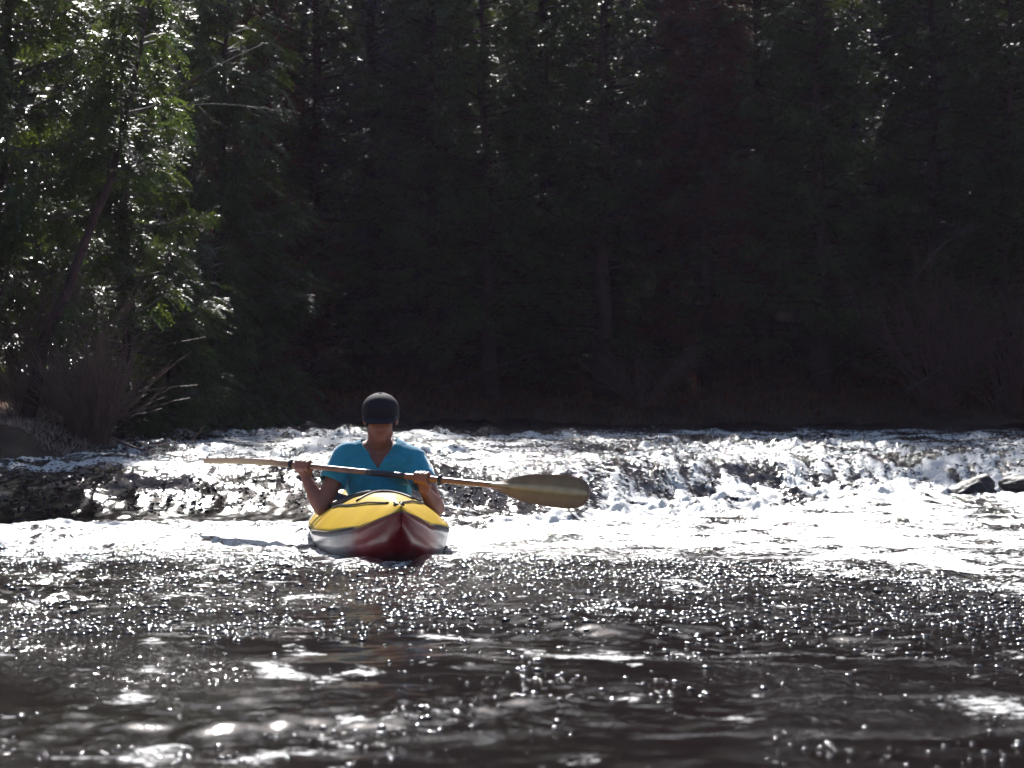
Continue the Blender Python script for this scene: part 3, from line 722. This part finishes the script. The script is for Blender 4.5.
def head(bm):
    ell(bm, hp(0, .012, .025), (.073, .092, .088), hrot)
    ell(bm, hp(0, -.022, -.035), (.058, .062, .075), hrot)
    ell(bm, hp(0, -.052, -.088), (.030, .026, .022), hrot)      # chin
    for s in (-1, 1):
        ell(bm, hp(s*.040, -.020, -.070), (.022, .04, .024), hrot)    # jaw
        ell(bm, hp(s*.034, -.062, -.018), (.022, .016, .016), hrot)   # cheek
        ell(bm, hp(s*.076, .012, -.008), (.010, .019, .031), hrot)    # ear
        ell(bm, hp(s*.030, -.068, .018), (.022, .010, .008), hrot)    # brow
        ell(bm, hp(s*.011, -.092, -.034), (.010, .010, .008), hrot)   # nostril wing
    capsule(bm, hp(0, -.078, .012), hp(0, -.099, -.028), .008, .011)  # nose
    ell(bm, hp(0, -.080, -.056), (.023, .010, .0055), hrot); ell(bm, hp(0, -.077, -.067), (.019, .010, .006), hrot)
def body(bm):
    head(bm)
    capsule(bm, neckb+V3(0, .02, .0), hp(0, .02, -.04), .060, .056)
    capsule(bm, neckb+V3(0, .015, -.035), neckb+V3(0, .02, .02), .085, .058, (1, .8, 1))
    torso(bm, 0)
    for sh, el in ((shL, elL), (shR, elR)):
        capsule(bm, sh, el, .050, .038)
    hand(bm, gL, elL, 1); hand(bm, gR, elR, -1)
    for s in (-1, 1):
        hip = pel+side*s*.085; kn = hip+fwd*.44+side*s*.08+V3(0, 0, .075); an = kn+fwd*.40-side*s*.05+V3(0, 0, -.10)
        capsule(bm, hip, kn, .083, .055); capsule(bm, kn, an, .053, .035); capsule(bm, an+V3(0, 0, -.005), an+fwd*.10+V3(0, 0, .075), .036, .026)
def torso(bm, g):
    capsule(bm, pel, waist, .135+g, .130+g, (1, .78, .8))
    capsule(bm, waist, chest, .128+g, .150+g, (1, .70, .9))
    capsule(bm, shL+V3(.05, .01, -.035), shR+V3(-.05, .01, -.035), .072+g, .072+g, (1, .95, 1))
    capsule(bm, shL+V3(.01, 0, 0), neckb+V3(-.03, .02, -.005), .054+g, .055+g)
    capsule(bm, shR+V3(-.01, 0, 0), neckb+V3(.03, .02, -.005), .054+g, .055+g)
bme = remesh('person', body, .0042, 3, .5, M['skin'])
bme.transform(Matrix.Translation(Vector(-org)))
person = link('person', bme, None, org)
tag(person, 'person in a blue V-neck T-shirt and dark cap paddling the kayak', 'person')
def carve(me, keep):
    bm = bmesh.new(); bm.from_mesh(me)
    kill = [v for v in bm.verts if not keep(np.array(v.co))]
    bmesh.ops.delete(bm, geom=kill, context='VERTS'); bm.to_mesh(me); bm.free()
# shirt
slL, slR = shL+(elL-shL)*.50, shR+(elR-shR)*.48
def shirt(bm):
    torso(bm, .009)
    capsule(bm, shL, slL+(elL-shL)*.15, .061, .058); capsule(bm, shR, slR+(elR-shR)*.15, .061, .058)
sme = remesh('t_shirt', shirt, .006, 5, .5, M['shirt'])
aL = (elL-shL)/np.linalg.norm(elL-shL); aR = (elR-shR)/np.linalg.norm(elR-shR)
def keep(p_):
    if (p_-slL)@aL > 0 and p_[0] < shL[0]+.03: return False
    if (p_-slR)@aR > 0 and p_[0] > shR[0]-.03: return False
    if p_[2] < .06: return False
    dx = p_[0]-neckb[0]
    if p_[1] < 14.5:
        if p_[2] > neckb[2]-.088+abs(dx)*1.45 and abs(dx) < .085: return False
    if (dx/.078)**2+((p_[1]-14.515)/.068)**2 < 1 and p_[2] > neckb[2]-.03: return False
    return True
carve(sme, keep)
nv = len(sme.vertices); co = np.empty(nv*3); sme.vertices.foreach_get('co', co); co = co.reshape(-1, 3)
no = np.array([v.normal[:] for v in sme.vertices])
wr_ = .020*noise(co[:, 0]*9+co[:, 2]*7, co[:, 2]*16-co[:, 0]*6, 95)+.007*noise(co[:, 0]*22, co[:, 2]*30+co[:, 1]*9, 96)
co = co+no*(np.maximum(wr_, -.002)[:, None]+.004)-org; sme.vertices.foreach_set('co', co.ravel().astype(np.float32)); sme.update()
so = link('t_shirt', sme, person); sm = so.modifiers.new('t', 'SOLIDIFY'); sm.thickness = .003; sm.offset = 1
# shorts
def shorts(bm):
    capsule(bm, pel, pel+V3(0, 0, .03), .145, .140, (1, .8, .7))
    for s in (-1, 1):
        hip = pel+side*s*.085; kn = hip+fwd*.44+side*s*.08+V3(0, 0, .075); capsule(bm, hip, hip+(kn-hip)*.7, .093, .077)
hme = remesh('shorts', shorts, .009, 3, .5, M['shorts']); hme.transform(Matrix.Translation(Vector(-org))); link('shorts', hme, person)
# hair below the cap
def hair(bm):
    ell(bm, hp(0, .022, .018), (.0775, .090, .075), hrot)
hm = remesh('hair', hair, .005, 2, .5, M['hair']); carve(hm, lambda p_: (np.array(hrot.transposed() @ Vector(p_-headc))[1] > .02) or np.array(hrot.transposed() @ Vector(p_-headc))[2] > .045)
hm.transform(Matrix.Translation(Vector(-org))); link('hair', hm, person)
for s in (-1, 1):
    bm = bmesh.new(); ell(bm, hp(s*.029, -.068, .006), (.011, .011, .009), hrot); me = bpy.data.meshes.new('eye'); bm.to_mesh(me); bm.free()
    me.materials.append(M['eye']); me.transform(Matrix.Translation(Vector(-org))); link('eye', me, person)
# cap: dome of six panels and a curved peak
cv = []; na, nb_ = 48, 14
for i in range(nb_+1):
    ph = i/nb_*math.pi/2
    for j in range(na):
        a_ = 2*math.pi*j/na
        rr = 1-.012*math.exp(-((a_*6/(2*math.pi)) % 1-.5)**2/.004)
        cv.append(hp(.087*math.sin(ph)*math.cos(a_)*rr, .012+.103*math.sin(ph)*math.sin(a_)*rr, .030+.086*math.cos(ph)**.9 if ph < 1.57 else .030))
for j in range(na):
    a_ = 2*math.pi*j/na; cv.append(hp(.086*math.cos(a_), .012+.102*math.sin(a_), -.004))
cf = [(i*na+j, i*na+(j+1) % na, (i+1)*na+(j+1) % na, (i+1)*na+j) for i in range(nb_+1) for j in range(na)]
capo = part('cap', cv, cf, M['cap'], person, org); sm = capo.modifiers.new('t', 'SOLIDIFY'); sm.thickness = .003; sm.offset = -1
bv = []
for i in range(10):
    s = i/9
    for j in range(21):
        a_ = (j/20-.5)*2; wdt = .078*math.sqrt(max(0, 1-(s*.0+0)))
        x_ = .078*math.sin(a_*1.35)
        yb = .012-.102*math.sqrt(max(0, 1-(x_/.087)**2)); yf = yb-.066*math.sqrt(max(0, 1-a_**4))
        bv.append(hp(x_, yb+(yf-yb)*s, .020-.012*s-1.6*x_*x_*s))
bo = part('cap_peak', bv, gridfaces(10, 21), M['cap'], person, org); bo.parent = capo
sm = bo.modifiers.new('t', 'SOLIDIFY'); sm.thickness = .004
bt = part('button', *tube([hp(0, .012, .113), hp(0, .012, .121)], .008, 10), M['cap'], person, org); bt.parent = capo

# ------------------------------------------------------------------ thin purple volume added to imitate lens veil
m, nt, out = newmat('lens_veil')
pv = N(nt, 'ShaderNodeVolumePrincipled', inp={'Color': (.80, .66, .98, 1), 'Density': .00021, 'Anisotropy': .45}); nt.links.new(pv.outputs[0], out.inputs['Volume'])
hb = np.array([(x, y, z) for z in (-3.5, 45) for y in (-300, 360) for x in (-320, 320)], float)
tag(link('veil', mesh('veil', hb, [(0, 2, 3, 1), (4, 5, 7, 6), (0, 1, 5, 4), (2, 6, 7, 3), (0, 4, 6, 2), (1, 3, 7, 5)], m, False)), 'faint purple volume added to imitate lens veil', 'veil', kind='stuff')

# ------------------------------------------------------------------ light, sky, camera
EL, AZ = 39.0, -4.0                          # sun behind the scene, slightly to the left
wd = bpy.data.worlds.new('World'); bpy.context.scene.world = wd; wd.use_nodes = True
nt = wd.node_tree; bg = nt.nodes['Background']; sky = nt.nodes.new('ShaderNodeTexSky'); sky.sky_type = 'NISHITA'
sky.sun_disc = False; sky.sun_elevation = R(EL); sky.sun_rotation = R(AZ); sky.air_density = 1.0; sky.dust_density = 1.2
nt.links.new(sky.outputs[0], bg.inputs[0]); bg.inputs[1].default_value = .075
sl = bpy.data.lights.new('sun', 'SUN'); sl.energy = 5.0; sl.angle = R(.53); sl.color = (1, .97, .93)
so = link('sun', sl); d = Vector((math.sin(R(AZ))*math.cos(R(EL)), math.cos(R(AZ))*math.cos(R(EL)), math.sin(R(EL))))
so.rotation_euler = d.to_track_quat('Z', 'Y').to_euler(); so.location = (0, 10, 20)
cd = bpy.data.cameras.new('camera'); cam = link('camera', cd, None, (0, 0, H))
cd.sensor_width = 36; cd.lens = F/1024*36; cd.clip_end = 2000; cd.clip_start = .05
cam.rotation_euler = (R(90)+math.atan((HY-384)/F), 0, 0)
cd.dof.use_dof = True; cd.dof.focus_distance = 14.5; cd.dof.aperture_fstop = 7.0
sc = bpy.context.scene; sc.camera = cam
sc.view_settings.view_transform = 'Standard'; sc.view_settings.look = 'None'; sc.view_settings.exposure = .92
sc.cycles.use_denoising = True; sc.cycles.denoiser = 'OPENIMAGEDENOISE'; sc.cycles.denoising_input_passes = 'RGB_ALBEDO_NORMAL'
sc.cycles.max_bounces = 6; sc.cycles.diffuse_bounces = 3; sc.cycles.glossy_bounces = 2; sc.cycles.transmission_bounces = 4
sc.cycles.caustics_reflective = False; sc.cycles.caustics_refractive = False; sc.cycles.sample_clamp_indirect = 3
